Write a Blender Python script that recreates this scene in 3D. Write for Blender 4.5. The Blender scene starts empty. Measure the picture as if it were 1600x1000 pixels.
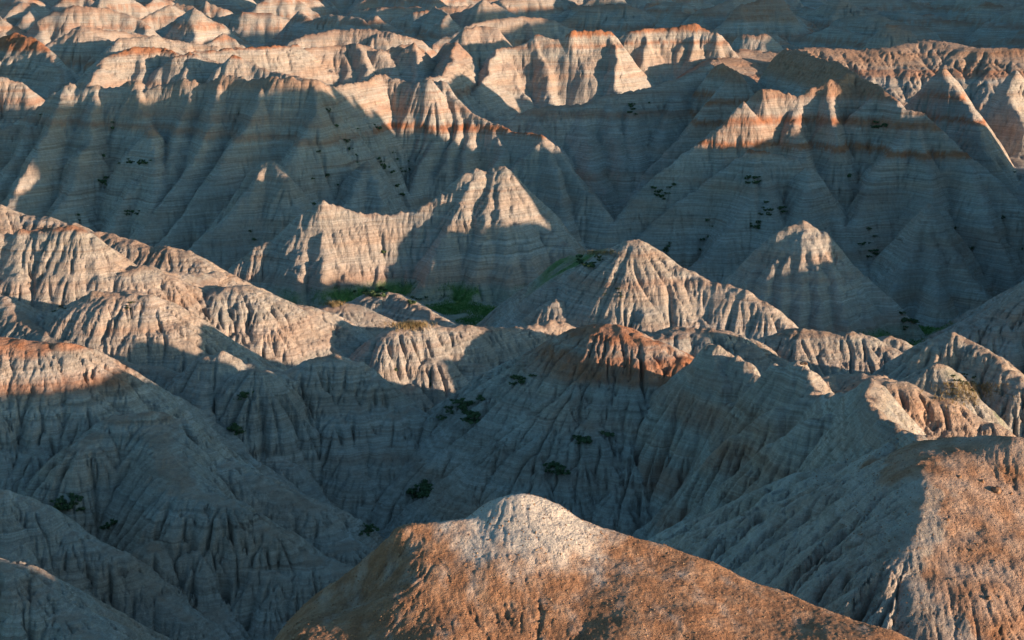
import bpy, math, os
import numpy as np
from mathutils import Vector

# ------------------------------------------------------------------ quality
Q = float(os.environ.get('BADLANDS_Q', '1.0'))

# ------------------------------------------------------------------ camera
F_PX, W_PX, H_PX = 2400.0, 1600, 1000
HC = 90.0                                   # eye height above the valley floor
PITCH = math.radians(14.26)
scene = bpy.context.scene
cam_d = bpy.data.cameras.new('camera'); cam = bpy.data.objects.new('camera', cam_d)
scene.collection.objects.link(cam); scene.camera = cam
cam_d.sensor_width = 36.0; cam_d.lens = 36.0 * F_PX / W_PX
cam_d.clip_start = 0.5; cam_d.clip_end = 20000
cam.location = (0, 0, HC); cam.rotation_euler = (math.pi / 2 - PITCH, 0, 0)

# ------------------------------------------------------------------ light
SUN_AZ = math.radians(66)                   # from straight behind the camera round to the right
SUN_EL = math.radians(6.0)
SUN = Vector((math.sin(SUN_AZ) * math.cos(SUN_EL), -math.cos(SUN_AZ) * math.cos(SUN_EL), math.sin(SUN_EL)))
world = bpy.data.worlds.new('World'); scene.world = world; world.use_nodes = True
wn = world.node_tree; wn.nodes.clear()
sky = wn.nodes.new('ShaderNodeTexSky'); sky.sky_type = 'NISHITA'; sky.sun_disc = False
sky.sun_elevation = SUN_EL; sky.sun_rotation = math.atan2(SUN.x, SUN.y)
sky.altitude = 800; sky.air_density = 1.0; sky.dust_density = 1.4; sky.ozone_density = 2.2
bg = wn.nodes.new('ShaderNodeBackground'); bg.inputs[1].default_value = 0.142
wo = wn.nodes.new('ShaderNodeOutputWorld')
tint = wn.nodes.new('ShaderNodeMix'); tint.data_type = 'RGBA'; tint.blend_type = 'MULTIPLY'; tint.inputs[0].default_value = 1
tint.inputs[7].default_value = (.70, 1.0, 1.04, 1); wn.links.new(sky.outputs[0], tint.inputs[6]); wn.links.new(tint.outputs[2], bg.inputs[0]); wn.links.new(bg.outputs[0], wo.inputs[0])
sd = bpy.data.lights.new('sun', 'SUN'); sd.energy = 5.0; sd.angle = math.radians(0.6); sd.color = (1.0, 0.745, 0.54)
so = bpy.data.objects.new('sun', sd); scene.collection.objects.link(so)
so.rotation_euler = SUN.to_track_quat('Z', 'Y').to_euler(); so.location = (300, -300, 200)
scene.cycles.diffuse_bounces = 1
scene.view_settings.view_transform = 'Standard'; scene.view_settings.look = 'None'
scene.view_settings.exposure = 0.95; scene.view_settings.gamma = 1.0

# ------------------------------------------------------------------ helpers: pixel + distance -> real place
cP, sP = math.cos(PITCH), math.sin(PITCH)
def place(px, py, Y):
    u = (px - 800) / F_PX; v = (500 - py) / F_PX
    dx, dy, dz = u, cP + v * sP, -sP + v * cP
    t = Y / dy
    return (dx * t, Y, HC + dz * t)

def h2(ix, iy, seed):
    n = (ix.astype(np.int64) * 374761393 + iy.astype(np.int64) * 668265263 + seed * 1442695041) & 0xffffffff
    n = ((n ^ (n >> 13)) * 1274126177) & 0xffffffff
    n = ((n ^ (n >> 16)) * 2246822519) & 0xffffffff
    return (n ^ (n >> 15)) & 0xffffffff
def noise(x, y, seed=0):
    xi = np.floor(x); yi = np.floor(y); fx = x - xi; fy = y - yi
    ux = fx * fx * fx * (fx * (fx * 6 - 15) + 10); uy = fy * fy * fy * (fy * (fy * 6 - 15) + 10)
    def g(ax, ay, dx, dy):
        a = h2(ax, ay, seed) * (2 * math.pi / 4294967296.0)
        return np.cos(a) * dx + np.sin(a) * dy
    a = g(xi, yi, fx, fy); b = g(xi + 1, yi, fx - 1, fy); c = g(xi, yi + 1, fx, fy - 1); d = g(xi + 1, yi + 1, fx - 1, fy - 1)
    return 1.5 * ((a + (b - a) * ux) * (1 - uy) + (c + (d - c) * ux) * uy)
def fbm(x, y, o, seed=0):
    s = 0; a = 1.0
    for i in range(o):
        s = s + a * noise(x, y, seed + i * 17); x = x * 2.03; y = y * 2.03; a *= 0.5
    return s
def sstep(a, b, x):
    t = np.clip((x - a) / (b - a), 0, 1); return t * t * (3 - 2 * t)

# ------------------------------------------------------------------ the ridges, crest by crest (photo column, row, distance ahead in m)
# group: (label words, slope, crest rounding, [polylines]); an item may be (polyline, slope_left, slope_right, rounding)
G = {}
def R(g, pts, sl=None, sr=None, rd=None): G[g][3].append((pts, sl, sr, rd))
def grp(g, label, slope=.8, rd=1.5): G[g] = (label, slope, rd, [])

grp('near', 'smooth brown and pale hilltop glowing in low sun at the very front', .8, 5)

grp('fore', 'brown rubbly ridge with sunlit top and dark left flank along the right edge', .75, 2)
R('fore', [(1440,720,107),(1330,770,113),(1240,830,119),(1130,892,126)], .62, .62, 2)
R('fore', [(1430,850,97),(1330,880,101),(1230,905,106),(1120,950,110)], .6, .6, 2)
R('fore', [(1400,680,118),(1330,720,122),(1290,780,125),(1220,850,130)], .7, .7, 2)
grp('knife', 'shaded grey and maroon spurs fanning down from the sunlit pinnacle crest', .8, 1.2)
R('knife', [(1365,592,134),(1310,618,141),(1282,618,147),(1262,582,151),(1240,566,153),(1215,572,155),(1196,600,158),(1175,575,161),(1145,548,164),(1112,530,166)])
R('knife', [(1365,592,134),(1300,640,134.5),(1255,655,135),(1200,695,137),(1150,745,139),(1100,790,141),(1050,840,143)])
R('knife', [(1282,618,146),(1220,640,146),(1160,680,147),(1110,735,148),(1050,790,150),(980,840,152)])
R('knife', [(1196,600,158),(1150,630,158),(1100,690,158),(1040,750,158),(970,800,158),(930,830,158)])
R('knife', [(1112,530,166),(1080,560,168),(1040,600,170),(980,650,172),(920,705,173),(870,750,174),(830,785,175)])
R('knife', [(1112,530,166),(1120,600,162),(1080,650,163),(1020,700,166),(950,745,168),(880,790,168)])
R('knife', [(1112,530,166),(1122,560,162),(1135,595,158)])
R('knife', [(1225,568,153),(1240,562,153),(1256,567,152.5)], 1.3, 1.3, .5)
R('knife', [(1240,562,153),(1236,600,148)], 1.1, 1.1, .5)
R('knife', [(1440,680,112.5),(1385,655,120),(1355,625,128),(1365,592,134)], .75, .62, .8)
R('knife', [(1385,655,120),(1420,668,117),(1470,682,113)], .8, .6, .8)
grp('backright', 'low grey and brown shoulder lit behind the pinnacle ridge', .75, 2)
R('backright', [(1365,592,150),(1420,598,150),(1480,620,149),(1540,655,147),(1575,686,145),(1640,720,142)])
R('backright', [(1280,600,170),(1310,590,172),(1370,588,170)], .6, .6, 2)
R('backright', [(1420,598,150),(1415,640,144)]); R('backright', [(1480,620,149),(1480,665,142)])

grp('orange', 'grey cone with orange cap and orange band in the centre', .78, 3)
R('orange', [(915,514,200),(940,507,200),(962,510,199.5),(1010,531,197),(1055,560,194.5),(1110,610,191)], .8, .62, 3)
R('orange', [(940,507,200),(945,540,194),(945,580,189)], .7, .7, 4); R('orange', [(962,510,199.5),(1000,550,192),(1030,600,187)], .7, .7, 4)
R('orange', [(900,520,199),(865,570,198),(815,630,196),(765,690,194),(705,755,192),(655,806,190)], None, None, 2)
R('orange', [(940,507,200),(930,560,193),(910,620,187),(880,668,183),(840,720,181),(790,790,179)], None, None, 2)
R('orange', [(975,514,200),(1000,570,190),(1010,620,183)]); R('orange', [(940,507,200),(965,570,190),(960,640,181)])
R('orange', [(940,600,189),(925,655,180),(895,668,177),(850,715,175),(800,800,172)], None, None, 2)

grp('middle', 'sunlit pale pyramid with long right shoulder rising behind the orange cone', .8, 1.5)
R('middle', [(850,452,298),(862,446,298),(900,441,299),(940,425,300),(965,400,300),(990,374,300),(1012,388,299),(1040,402,298),(1070,418,296),(1100,435,293),(1160,455,289),(1200,478,285),(1240,516,280),(1275,560,276)])
R('middle', [(850,452,298),(825,470,302),(790,500,308)])
R('middle', [(852,452,298),(868,470,290),(866,500,280),(800,512,273)])
R('middle', [(990,374,300),(1000,430,289),(1008,490,279),(1012,545,268)])
R('middle', [(990,374,300),(968,440,287),(955,500,276)])
R('middle', [(940,425,300),(915,480,286),(905,535,272)])
R('middle', [(1040,402,298),(1075,455,284),(1100,510,273),(1125,560,264)])
R('middle', [(1070,418,296),(1120,470,281),(1150,520,271)])
R('middle', [(1100,435,293),(1155,490,278),(1185,530,270)])
R('middle', [(1160,455,289),(1205,510,274)]); R('middle', [(868,470,290),(890,510,278),(895,550,268)])
R('middle', [(990,374,300),(968,384,312),(935,393,325),(905,402,330),(870,425,332),(840,450,330)], .7, .7, 3)
grp('saddle', 'low smooth grey mound tucked between the pale pyramid and the orange cone', .6, 3)
R('saddle', [(1015,535,250),(1060,514,254),(1110,512,254),(1160,538,250),(1205,572,245),(1235,610,240)])
R('saddle', [(1060,514,254),(1040,560,240)])
grp('loaf', 'sunlit fluted loaf shaped hill above the green valley patch', .85, 4)
R('loaf', [(1185,545,262),(1215,525,263),(1250,515,263),(1290,521,263),(1340,523,263),(1375,542,261),(1415,590,256)])
for a, b in [(1222,1215),(1262,1275),(1330,1352)]:
    R('loaf', [(a, 522, 262), ((a+b)//2, 555, 253), (b, 592, 246)], None, None, 1.2)
R('loaf', [(1370,545,272),(1390,527,273),(1410,545,271),(1440,585,266)])
R('loaf', [(1390,527,273),(1398,570,262)])
grp('rightknoll', 'half lit grey knoll with tufted brown hollow near the right edge', .8, 2)
R('rightknoll', [(1400,610,232),(1440,555,235),(1468,528,236),(1490,520,236),(1520,532,234),(1548,550,231),(1572,575,227),(1600,600,223),(1660,640,218)])
R('rightknoll', [(1490,520,236),(1470,570,222),(1440,620,208)]); R('rightknoll', [(1520,532,234),(1515,580,220),(1540,640,204)])
R('rightknoll', [(1572,575,227),(1590,630,212)]); R('rightknoll', [(1470,570,222),(1500,610,212),(1520,660,200)])
grp('rightdark', 'dark shaded slope leaning in from the right edge past the green patch', .7, 3)
R('rightdark', [(1530,540,300),(1570,500,305),(1620,455,310),(1700,400,320)])

grp('knobhill', 'grey banded hill with a grass tuft and lit crown left of centre', .8, 4)
R('knobhill', [(560,580,252),(605,520,258),(650,503,262),(690,512,264),(740,511,268),(800,512,272),(866,500,280)])
R('knobhill', [(650,503,262),(672,560,250),(700,620,240),(735,690,230)])
R('knobhill', [(605,525,258),(640,600,243),(690,670,232)])
R('knobhill', [(740,511,268),(790,565,256),(830,612,246)]); R('knobhill', [(690,512,264),(740,570,250),(790,635,238)])
R('knobhill', [(800,512,272),(845,555,262),(862,580,256)])
grp('domes', 'rounded grey domes in front of the green meadow', .7, 5)
R('domes', [(560,470,305),(580,461,305),(610,461,304),(640,470,300),(680,495,292),(715,530,285)], None, None, 2)
R('domes', [(470,500,284),(490,484,286),(530,475,288),(556,487,287),(590,515,284),(620,560,278)])
R('domes', [(530,475,288),(540,520,274),(545,570,262)]); R('domes', [(556,487,287),(585,540,272)]); R('domes', [(610,461,304),(640,500,290)])

grp('leftcenter', 'shaded ribbed hill with a thin sunlit crest, left of the centre valley', .78, 3.5)
R('leftcenter', [(400,575,220),(440,582,226),(485,563,228),(520,556,229),(555,568,228),(585,590,226),(640,640,222),(690,690,217),(738,720,212)])
R('leftcenter', [(520,556,229),(560,640,214),(600,710,205),(650,785,196)])
R('leftcenter', [(485,563,228),(520,650,211),(555,740,199),(590,820,189)])
R('leftcenter', [(560,575,227),(615,650,214),(665,730,204)])
grp('leftcone', 'shaded grey cone with bright tip between the left hills', .76, 3)
R('leftcone', [(215,650,213),(260,612,215),(300,580,217),(330,556,218),(348,553,218),(385,568,219),(420,580,221)])
R('leftcone', [(348,553,218),(380,640,201),(440,720,189),(500,790,180),(560,855,173)])
R('leftcone', [(400,575,219),(460,650,205),(520,730,194),(590,820,184)])
R('leftcone', [(330,556,218),(320,640,200),(330,720,186)]); R('leftcone', [(300,580,217),(265,650,202)])
grp('leftfront', 'rounded shaded hill of stacked triangular spurs in the lower left', .78, 5)
R('leftfront', [(140,690,176),(185,655,180),(232,646,181),(262,655,181),(300,688,180),(350,722,178),(430,766,175),(490,790,173),(540,850,168)])
R('leftfront', [(235,648,181),(262,710,172),(292,764,165),(350,785,163),(420,830,161),(480,870,159),(528,888,158)])
R('leftfront', [(292,764,165),(315,850,155),(335,950,146),(345,1040,138)]); R('leftfront', [(350,785,163),(420,880,152),(470,980,143)])
R('leftfront', [(220,650,181),(180,730,170),(120,800,161),(80,850,155)]); R('leftfront', [(292,764,165),(240,850,156),(200,930,149)])
grp('leftdome', 'grey dome with rust orange cap and band at the left edge', .75, 3)
R('leftdome', [(-160,500,197),(-60,522,192),(0,527,190),(60,535,190),(110,550,190),(140,572,190),(165,605,190),(205,650,189),(235,700,186)])
for a, b, c in [(-20,-40,-60),(30,20,0),(70,75,55),(105,120,110)]:
    R('leftdome', [(a,535,190), (b,620,178), (c,700,166)], None, None, 1.5)
grp('cornerhill', 'dark shaded hill in the lower left corner', .78, 3)
R('cornerhill', [(-150,720,152),(0,768,150),(50,790,150),(110,832,149),(165,858,148),(230,910,146),(290,960,143),(350,1020,140)])
R('cornerhill', [(20,775,150),(10,860,140),(0,950,131)]); R('cornerhill', [(110,832,149),(120,920,138),(130,1010,129)])
grp('cornerlow', 'nearest dark slope at the bottom of the lower left corner', .78, 3)
R('cornerlow', [(-120,850,126),(0,888,125),(50,922,124),(100,962,122),(150,1010,119)])

grp('bluff', 'sunlit fluted bluff with orange rim on the left edge', .95, 1.5)
R('bluff', [(-200,350,266),(-60,368,263),(0,370,262),(45,362,262),(80,356,262),(125,356,262),(145,372,261),(165,400,259),(195,420,257)])
for a, b, c in [(-60,-80,-100),(-10,-20,-40),(30,25,20),(60,75,70),(95,110,115),(130,160,170)]:
    R('bluff', [(a,362,261), (b,430,249), (c,500,237)], None, None, 1.2)
R('bluff', [(-60,445,240),(0,465,236),(40,505,229),(80,528,224),(140,552,219),(200,571,214),(240,572,213),(285,592,210)], .8, .8, 2)
R('bluff', [(240,572,213),(225,615,206)]); 
grp('lobe', 'sunlit rounded lobe of fluted grey rock below the left bluff', .85, 4)
R('lobe', [(140,470,243),(170,457,244),(200,453,245),(235,465,244),(262,500,240),(285,545,235),(305,575,231)])
for a, b, c in [(150,130,110),(180,165,155),(205,205,205),(230,245,250)]:
    R('lobe', [(a,458,243), (b,515,231), (c,572,220)], None, None, 1.2)
grp('backleft', 'low sunlit crest running right from the left edge behind the bluff', .75, 2)
R('backleft', [(-60,300,305),(0,322,302),(25,334,302),(60,338,301),(110,352,299),(130,362,297),(175,369,295),(200,374,293),(235,385,291),(265,385,290),(290,393,289),(305,407,287),(340,430,285),(368,443,283)])
R('backleft', [(265,385,290),(262,425,279)]); R('backleft', [(60,338,301),(55,372,292)]); R('backleft', [(130,362,297),(160,400,286)])
R('backleft', [(195,420,257),(230,414,260),(265,424,264),(300,428,270),(340,428,278),(368,443,283)], .7, .7, 2)
grp('leftpeak', 'broad sunlit hill with two lobes left of the meadow', .8, 4)
R('leftpeak', [(330,470,260),(352,450,262),(378,446,263),(400,458,263),(430,474,263),(465,480,266),(490,488,270),(515,500,275)])
R('leftpeak', [(378,446,263),(405,500,251),(415,560,239)]); R('leftpeak', [(365,448,262),(335,500,249),(300,560,236),(290,590,231)])
R('leftpeak', [(378,446,263),(370,510,247),(350,570,235)])
R('leftpeak', [(430,474,263),(470,515,254),(505,560,245)]); R('leftpeak', [(465,480,266),(495,505,262),(515,545,254)])

grp('midhill', 'long pale hill with twin peaks and sunlit left end behind the meadow', .88, 1.2)
R('midhill', [(364,445,384),(372,425,385),(382,405,386),(400,386,388),(425,379,389),(445,360,391),(470,332,393),(503,313,394),(530,324,395),(570,335,396),(620,336,398),(660,324,400),(700,300,404),(725,275,407),(740,267,408),(756,272,409),(772,262,410),(788,265,409),(800,285,407),(820,325,403),(850,360,398),(880,382,394),(910,405,390),(935,430,386)])
R('midhill', [(772,262,410),(765,310,400),(755,370,389),(745,430,378),(740,470,371)])
R('midhill', [(740,267,408),(715,320,398),(690,380,387),(660,440,376),(640,475,370)])
R('midhill', [(800,285,407),(808,350,394),(825,420,381),(838,455,375)])
R('midhill', [(788,265,409),(785,340,395),(790,410,382),(800,465,372)])
R('midhill', [(850,360,398),(870,410,386)])
for a, ya, b in [(440,365,425),(475,330,465),(503,315,505),(530,326,530),(560,334,555),(590,336,585),(620,336,608),(650,328,630)]:
    R('midhill', [(a,ya,392+(a-440)*.05), ((a+b)/2,(ya+455)/2,382), (b,462,372)], None, None, .8)
grp('rightcone', 'tall symmetrical fluted cone lit near its tip, right of centre', .88, 1)
R('rightcone', [(1125,455,346),(1160,425,348),(1195,385,351),(1225,358,352),(1255,344,353),(1283,362,352),(1310,395,350),(1350,432,347),(1385,465,343),(1425,505,339)])
for b in (1180,1215,1250,1285,1330):
    R('rightcone', [(1255,345,353), ((1255+b)/2+ (b-1255)*.1,415,341), (b,520,325)], None, None, .8)
R('rightcone', [(1310,395,350),(1345,460,337),(1375,520,326)]); R('rightcone', [(1195,385,351),(1165,450,338),(1150,500,330)])

grp('massif', 'long shaded banded escarpment with sunlit broken rim across the left', .85, 1.2)
R('massif', [(-120,205,490),(0,203,494),(30,190,497),(62,168,500),(85,145,503),(105,128,506),(118,140,506),(150,133,508),(175,138,508),(212,126,509),(225,140,509),(262,128,512),(285,122,513),(320,130,514),(350,118,515),(400,128,515),(430,118,517),(470,124,518),(497,124,520),(520,135,523),(560,128,527),(600,114,531),(625,124,528),(645,132,524),(665,124,521)])
R('massif', [(60,170,500),(30,230,484),(0,300,464)]); R('massif', [(0,203,494),(-40,300,462)])
R('massif', [(108,130,506),(75,210,485),(30,290,463),(10,340,452)]); R('massif', [(150,133,508),(138,215,484),(110,290,465),(70,350,450)])
R('massif', [(212,126,509),(232,200,486),(215,280,465),(165,370,445)]); R('massif', [(232,200,486),(245,280,466),(235,340,453)])
R('massif', [(300,125,514),(282,200,490),(262,260,473)]); R('massif', [(345,118,515),(330,195,490),(290,270,468),(240,340,451),(215,380,443)])
R('massif', [(415,120,517),(395,180,497),(345,260,471),(300,320,456),(250,385,441)])
R('massif', [(495,124,520),(488,190,499),(450,250,481),(400,300,467)])
R('massif', [(425,249,466),(385,300,454),(340,350,445),(300,390,438)]); R('massif', [(425,249,466),(450,300,453),(480,350,443)]); R('massif', [(400,262,463),(425,249,466),(445,275,460)])
R('massif', [(600,114,531),(588,180,509),(550,245,487),(520,300,471)]); R('massif', [(565,252,474),(545,310,458),(525,340,452)]); R('massif', [(565,252,474),(595,310,458)])
grp('bandpeak', 'tall central peak with red band halfway down, behind the twin peaked hill', .88, 1)
R('bandpeak', [(640,150,521),(665,124,521),(688,128,519),(710,150,514),(740,178,507),(775,195,501),(800,205,497),(850,211,491),(868,225,488),(890,265,480),(915,300,472),(945,330,465)])
R('bandpeak', [(655,135,521),(632,190,508),(615,250,490),(585,310,470)]); R('bandpeak', [(688,128,519),(690,190,502),(660,255,483),(625,330,462)])
R('bandpeak', [(740,178,507),(738,215,495),(725,270,478),(700,320,465)]); R('bandpeak', [(710,150,514),(715,200,500),(700,260,481)])
R('bandpeak', [(775,195,501),(780,235,487),(765,290,472)]); R('bandpeak', [(850,211,491),(832,232,484),(808,250,478),(795,290,467)])
R('bandpeak', [(850,211,491),(868,290,468),(890,350,452)])
grp('bigright', 'huge shaded banded hill right of centre with small sunlit red topped knobs', .85, 1.5)
R('bigright', [(1130,97,580),(1150,110,560),(1185,130,520),(1195,138,505),(1165,160,497),(1160,185,490),(1158,212,482),(1172,235,476),(1180,250,472)])
R('bigright', [(1195,138,505),(1240,150,506),(1290,128,510),(1330,112,516)])
R('bigright', [(1165,160,497),(1120,200,487),(1060,250,474),(1000,300,462),(950,360,450)])
R('bigright', [(1172,235,476),(1110,275,464),(1050,325,450),(990,380,436),(950,410,430)])
R('bigright', [(1180,250,472),(1175,310,455),(1130,370,440),(1090,410,430)]); R('bigright', [(1180,250,472),(1200,300,457),(1210,350,445)])
R('bigright', [(1172,235,476),(1240,248,472),(1262,260,468),(1295,310,454),(1325,370,440),(1350,410,432)])
R('bigright', [(1262,260,468),(1255,320,452),(1240,370,440)]); R('bigright', [(1240,150,506),(1240,200,490),(1250,240,478)])
R('bigright', [(1150,110,560),(1110,160,530),(1070,210,508),(1020,260,488),(985,300,476)])
R('bigright', [(1290,128,510),(1300,180,494),(1310,230,480)])
grp('farright', 'great shaded pyramid slope with red capped shoulder on the right', .85, 1.5)
R('farright', [(1230,78,590),(1260,82,570),(1300,98,545),(1335,112,520),(1370,135,505),(1412,168,492),(1440,178,489),(1475,205,482),(1510,240,474),(1560,285,464),(1600,320,457),(1700,380,445)])
R('farright', [(1335,112,520),(1320,150,508)]); R('farright', [(1370,135,505),(1345,170,495)])
R('farright', [(1425,175,490),(1400,230,474),(1360,290,456),(1340,340,444)]); R('farright', [(1425,175,490),(1440,240,471),(1455,300,456),(1455,320,450)])
R('farright', [(1455,318,440),(1420,400,420),(1395,460,408)]); R('farright', [(1455,318,440),(1490,390,424),(1540,460,408)]); R('farright', [(1455,318,440),(1460,400,418),(1470,470,402)])
R('farright', [(1510,240,474),(1530,310,455),(1560,380,438),(1580,430,428)])
grp('plateau', 'rolling brown upland catching the sun on the upper right', .45, 5)
R('plateau', [(1110,98,690),(1160,77,730),(1210,84,725),(1270,73,736),(1340,80,735),(1400,72,740),(1440,63,750),(1480,66,745),(1530,75,735),(1600,76,735),(1750,70,735)], .5, .3, 6)
R('plateau', [(1270,73,736),(1330,90,640),(1345,108,550)], .5, .5, 4); R('plateau', [(1440,63,750),(1480,85,670),(1475,105,590),(1490,132,530)], .55, .55, 3)
R('farright', [(1475,105,590),(1490,132,530),(1520,180,512),(1545,240,494)]); R('farright', [(1590,110,620),(1570,150,550),(1600,200,525)])
R('plateau', [(1250,85,700),(1220,110,580)], .5, .5, 4); R('plateau', [(1400,72,740),(1390,100,620),(1400,120,560)], .5, .5, 3)

grp('centreback', 'shaded gullied slope under the sunlit far butte', .7, 1.5)
R('centreback', [(770,190,560),(800,188,555),(830,172,560),(870,165,562),(905,163,564),(945,150,570),(985,142,575),(1020,135,580),(1060,125,585),(1110,100,600)])
R('centreback', [(905,163,564),(915,210,535),(930,260,510),(945,300,494)]); R('centreback', [(985,142,575),(985,200,545),(1000,260,515)])
R('centreback', [(830,172,560),(850,200,540),(880,240,520)]); R('centreback', [(945,150,570),(960,200,545),(975,250,520)]); R('centreback', [(1060,125,585),(1040,180,555),(1030,230,530)])
grp('butte', 'sunlit cream butte with red rim standing above the far slopes', 1.0, 1)
R('butte', [(748,140,640),(762,105,665),(782,76,685),(800,72,688),(822,66,690),(834,54,692),(850,56,692),(862,60,691),(885,60,691),(900,48,692),(930,47,693),(950,48,693),(968,70,690),(978,110,680)], .8, 1.05, .8)
R('butte', [(782,76,685),(800,110,668),(815,150,652)]); R('butte', [(834,54,692),(850,100,670),(860,150,650)]); R('butte', [(950,48,693),(960,100,672),(968,145,655)])
R('butte', [(975,50,715),(1000,44,718),(1030,44,720),(1060,44,720),(1085,35,722),(1110,48,720),(1130,62,716),(1145,80,710)])
R('butte', [(1000,44,718),(1010,100,690),(1015,140,672)]); R('butte', [(1085,38,722),(1080,90,695)]); R('butte', [(1120,50,719),(1125,100,690)])
grp('backridge', 'narrow sunlit spur descending between the far hills left of the butte', .85, 1)
R('backridge', [(720,45,760),(745,40,765),(770,42,765)]); R('backridge', [(700,68,680),(712,66,680),(705,95,650),(690,120,625),(672,122,600)])
R('backridge', [(712,66,680),(740,110,640),(775,170,600)]); R('backridge', [(690,120,625),(735,165,590)])
R('backridge', [(480,75,660),(520,72,665),(560,66,670),(600,78,670),(640,68,675),(660,80,672)]); 
for a, ya in [(490,75),(530,72),(560,66),(600,78),(640,68)]: R('backridge', [(a,ya,666),(a+12,110,635),(a+30,140,612)])
grp('leftback', 'red capped knolls catching sun behind the escarpment rim', .8, 1.5)
R('leftback', [(130,150,560),(155,105,585),(165,88,600),(215,72,612),(250,75,615),(275,82,612)])
R('leftback', [(270,88,600),(292,82,603),(320,90,602),(350,98,600)]); R('leftback', [(355,100,590),(368,86,592),(395,100,590),(430,112,585),(500,125,575)])
R('leftback', [(300,80,625),(360,76,630),(420,72,640),(470,70,655)])
R('leftback', [(292,82,603),(285,115,580)]); R('leftback', [(165,88,600),(175,130,570)]); R('leftback', [(215,72,612),(225,110,585)])
R('leftback', [(-60,60,640),(0,60,635),(25,52,635),(50,60,630),(80,90,615),(100,130,590)]); R('leftback', [(0,60,635),(20,110,600),(40,160,570)])
R('leftback', [(0,120,560),(30,130,556),(50,170,540),(60,190,530)])

# ------------------------------------------------------------------ ridges added outside the picture to cast shade, and ridges far behind it (metres)
SEG = []          # x0 y0 z0 x1 y1 z1 slopeL slopeR round owner
OWN = list(G.keys())
SCALE = {'near': .78, 'fore': 1.1, 'knife': 1.125, 'backright': 1.2, 'leftcenter': .93, 'leftcone': .96, 'lobe': .95, 'leftfront': .97, 'orange': 1.02, 'massif': lambda a: float(np.interp(a, [0, 300, 500, 600], [1.03, .98, .94, 1.0])), 'bandpeak': 1.02}
SPUR_RATIO = {'near': .3, 'fore': .7}
STEEP = dict.fromkeys(['massif', 'bandpeak', 'bigright', 'farright', 'centreback'], 1.6)
STEEP.update(dict.fromkeys(['midhill', 'rightcone', 'butte', 'backridge', 'leftback', 'far', 'middle'], 1.3))
STEEP.update(dict.fromkeys(['leftcone', 'leftcenter', 'leftfront', 'knobhill', 'knife', 'orange', 'cornerhill', 'cornerlow', 'leftdome', 'lobe', 'bluff', 'leftpeak', 'loaf', 'backleft', 'rightknoll', 'backright'], 1.2))
STEEP.update(dict.fromkeys(['leftcone', 'leftcenter', 'leftfront', 'knobhill', 'cornerhill'], 1.75)); STEEP.update(dict.fromkeys(['orange', 'leftdome', 'lobe', 'bluff', 'leftpeak', 'loaf', 'backleft'], 1.0)); STEEP['middle'] = 1.12; STEEP['midhill'] = 1.2; STEEP['knobhill'] = 1.3; STEEP['knife'] = 1.9; STEEP['plateau'] = 1.35
SIDE = {'massif': (15, 15), 'bigright': (14, 15), 'farright': (14, 15), 'centreback': (13, 20), 'midhill': (7, 16), 'rightcone': (7, 12), 'loaf': (5, 9), 'orange': (9, 6), 'leftdome': (7, 9),
    'knife': (9, 6), 'plateau': (16, 16), 'leftcone': (7, 10), 'leftcenter': (7, 10), 'leftfront': (7, 11), 'cornerhill': (7, 11), 'cornerlow': (7, 11), 'knobhill': (7, 11), 'lobe': (6, 10), 'bluff': (5, 10), 'leftpeak': (7, 11), 'backright': (6, 8), 'rightknoll': (6, 9), 'backleft': (6, 9), 'butte': (7, 7)}
srn = np.random.RandomState(5)
def side_spurs(P, s, fl, gi, step, ln):
    """small ribs leaving both sides of a ridge, splayed downhill, each starting a little under the crest"""
    acc = step * .5
    for a, b in zip(P[:-1], P[1:]):
        L = math.hypot(b[0] - a[0], b[1] - a[1]); u = ((b[0] - a[0]) / (L + 1e-6), (b[1] - a[1]) / (L + 1e-6)); dz = (b[2] - a[2]) / (L + 1e-6)
        while acc < L:
            f = acc / L; x, y, z = (a[i] + (b[i] - a[i]) * f for i in range(3))
            for sg in (-1, 1):
                if srn.rand() < .15: continue
                th = math.radians(90 - 55 * max(-1, min(1, -dz / .65)) * (1 if True else 0)) + srn.randn() * .22
                c, n = math.cos(th), math.sin(th) * sg
                dx, dy = u[0] * c - u[1] * n, u[1] * c + u[0] * n; l = ln * (.6 + .8 * srn.rand()); z0 = z - .4 - .5 * srn.rand(); q = [(x, y, z0)]
                for k in (1, 2):
                    bx = srn.randn() * .18; dx, dy = dx - dy * bx, dy + dx * bx; m = math.hypot(dx, dy); dx /= m; dy /= m
                    q.append((q[-1][0] + dx * l / 2, q[-1][1] + dy * l / 2, q[-1][2] - s * (.85 + .3 * srn.rand()) * l / 2))
                add_poly(q, fl, fl, .6, gi)
            acc += step * (.6 + .8 * srn.rand())
        acc -= L
def spur(pts, s):
    """a crest keeps its surveyed distances; a spur that comes down towards the eye falls at the slope s"""
    out = [place(*pts[0])]
    down = all(b[2] < a[2] - 2 and b[1] > a[1] + 5 for a, b in zip(pts[:-1], pts[1:]))
    if not down: return [place(*p) for p in pts]
    for a in pts[1:]:
        p = out[-1]; lo, hi = p[1] * .6, p[1] - .3
        f = lambda D: (lambda q: p[2] - q[2] - s * math.hypot(q[0] - p[0], q[1] - p[1]))(place(a[0], a[1], D))
        if f(hi) <= 0: out.append(place(a[0], a[1], hi)); continue
        for _ in range(40):
            m = (lo + hi) / 2
            if f(m) > 0: hi = m
            else: lo = m
        out.append(place(a[0], a[1], lo))
    return out
def add_poly(p, sl, sr, rd, own):
    for a, b in zip(p[:-1], p[1:]): SEG.append((*a, *b, sl, sr, rd, own))
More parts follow.
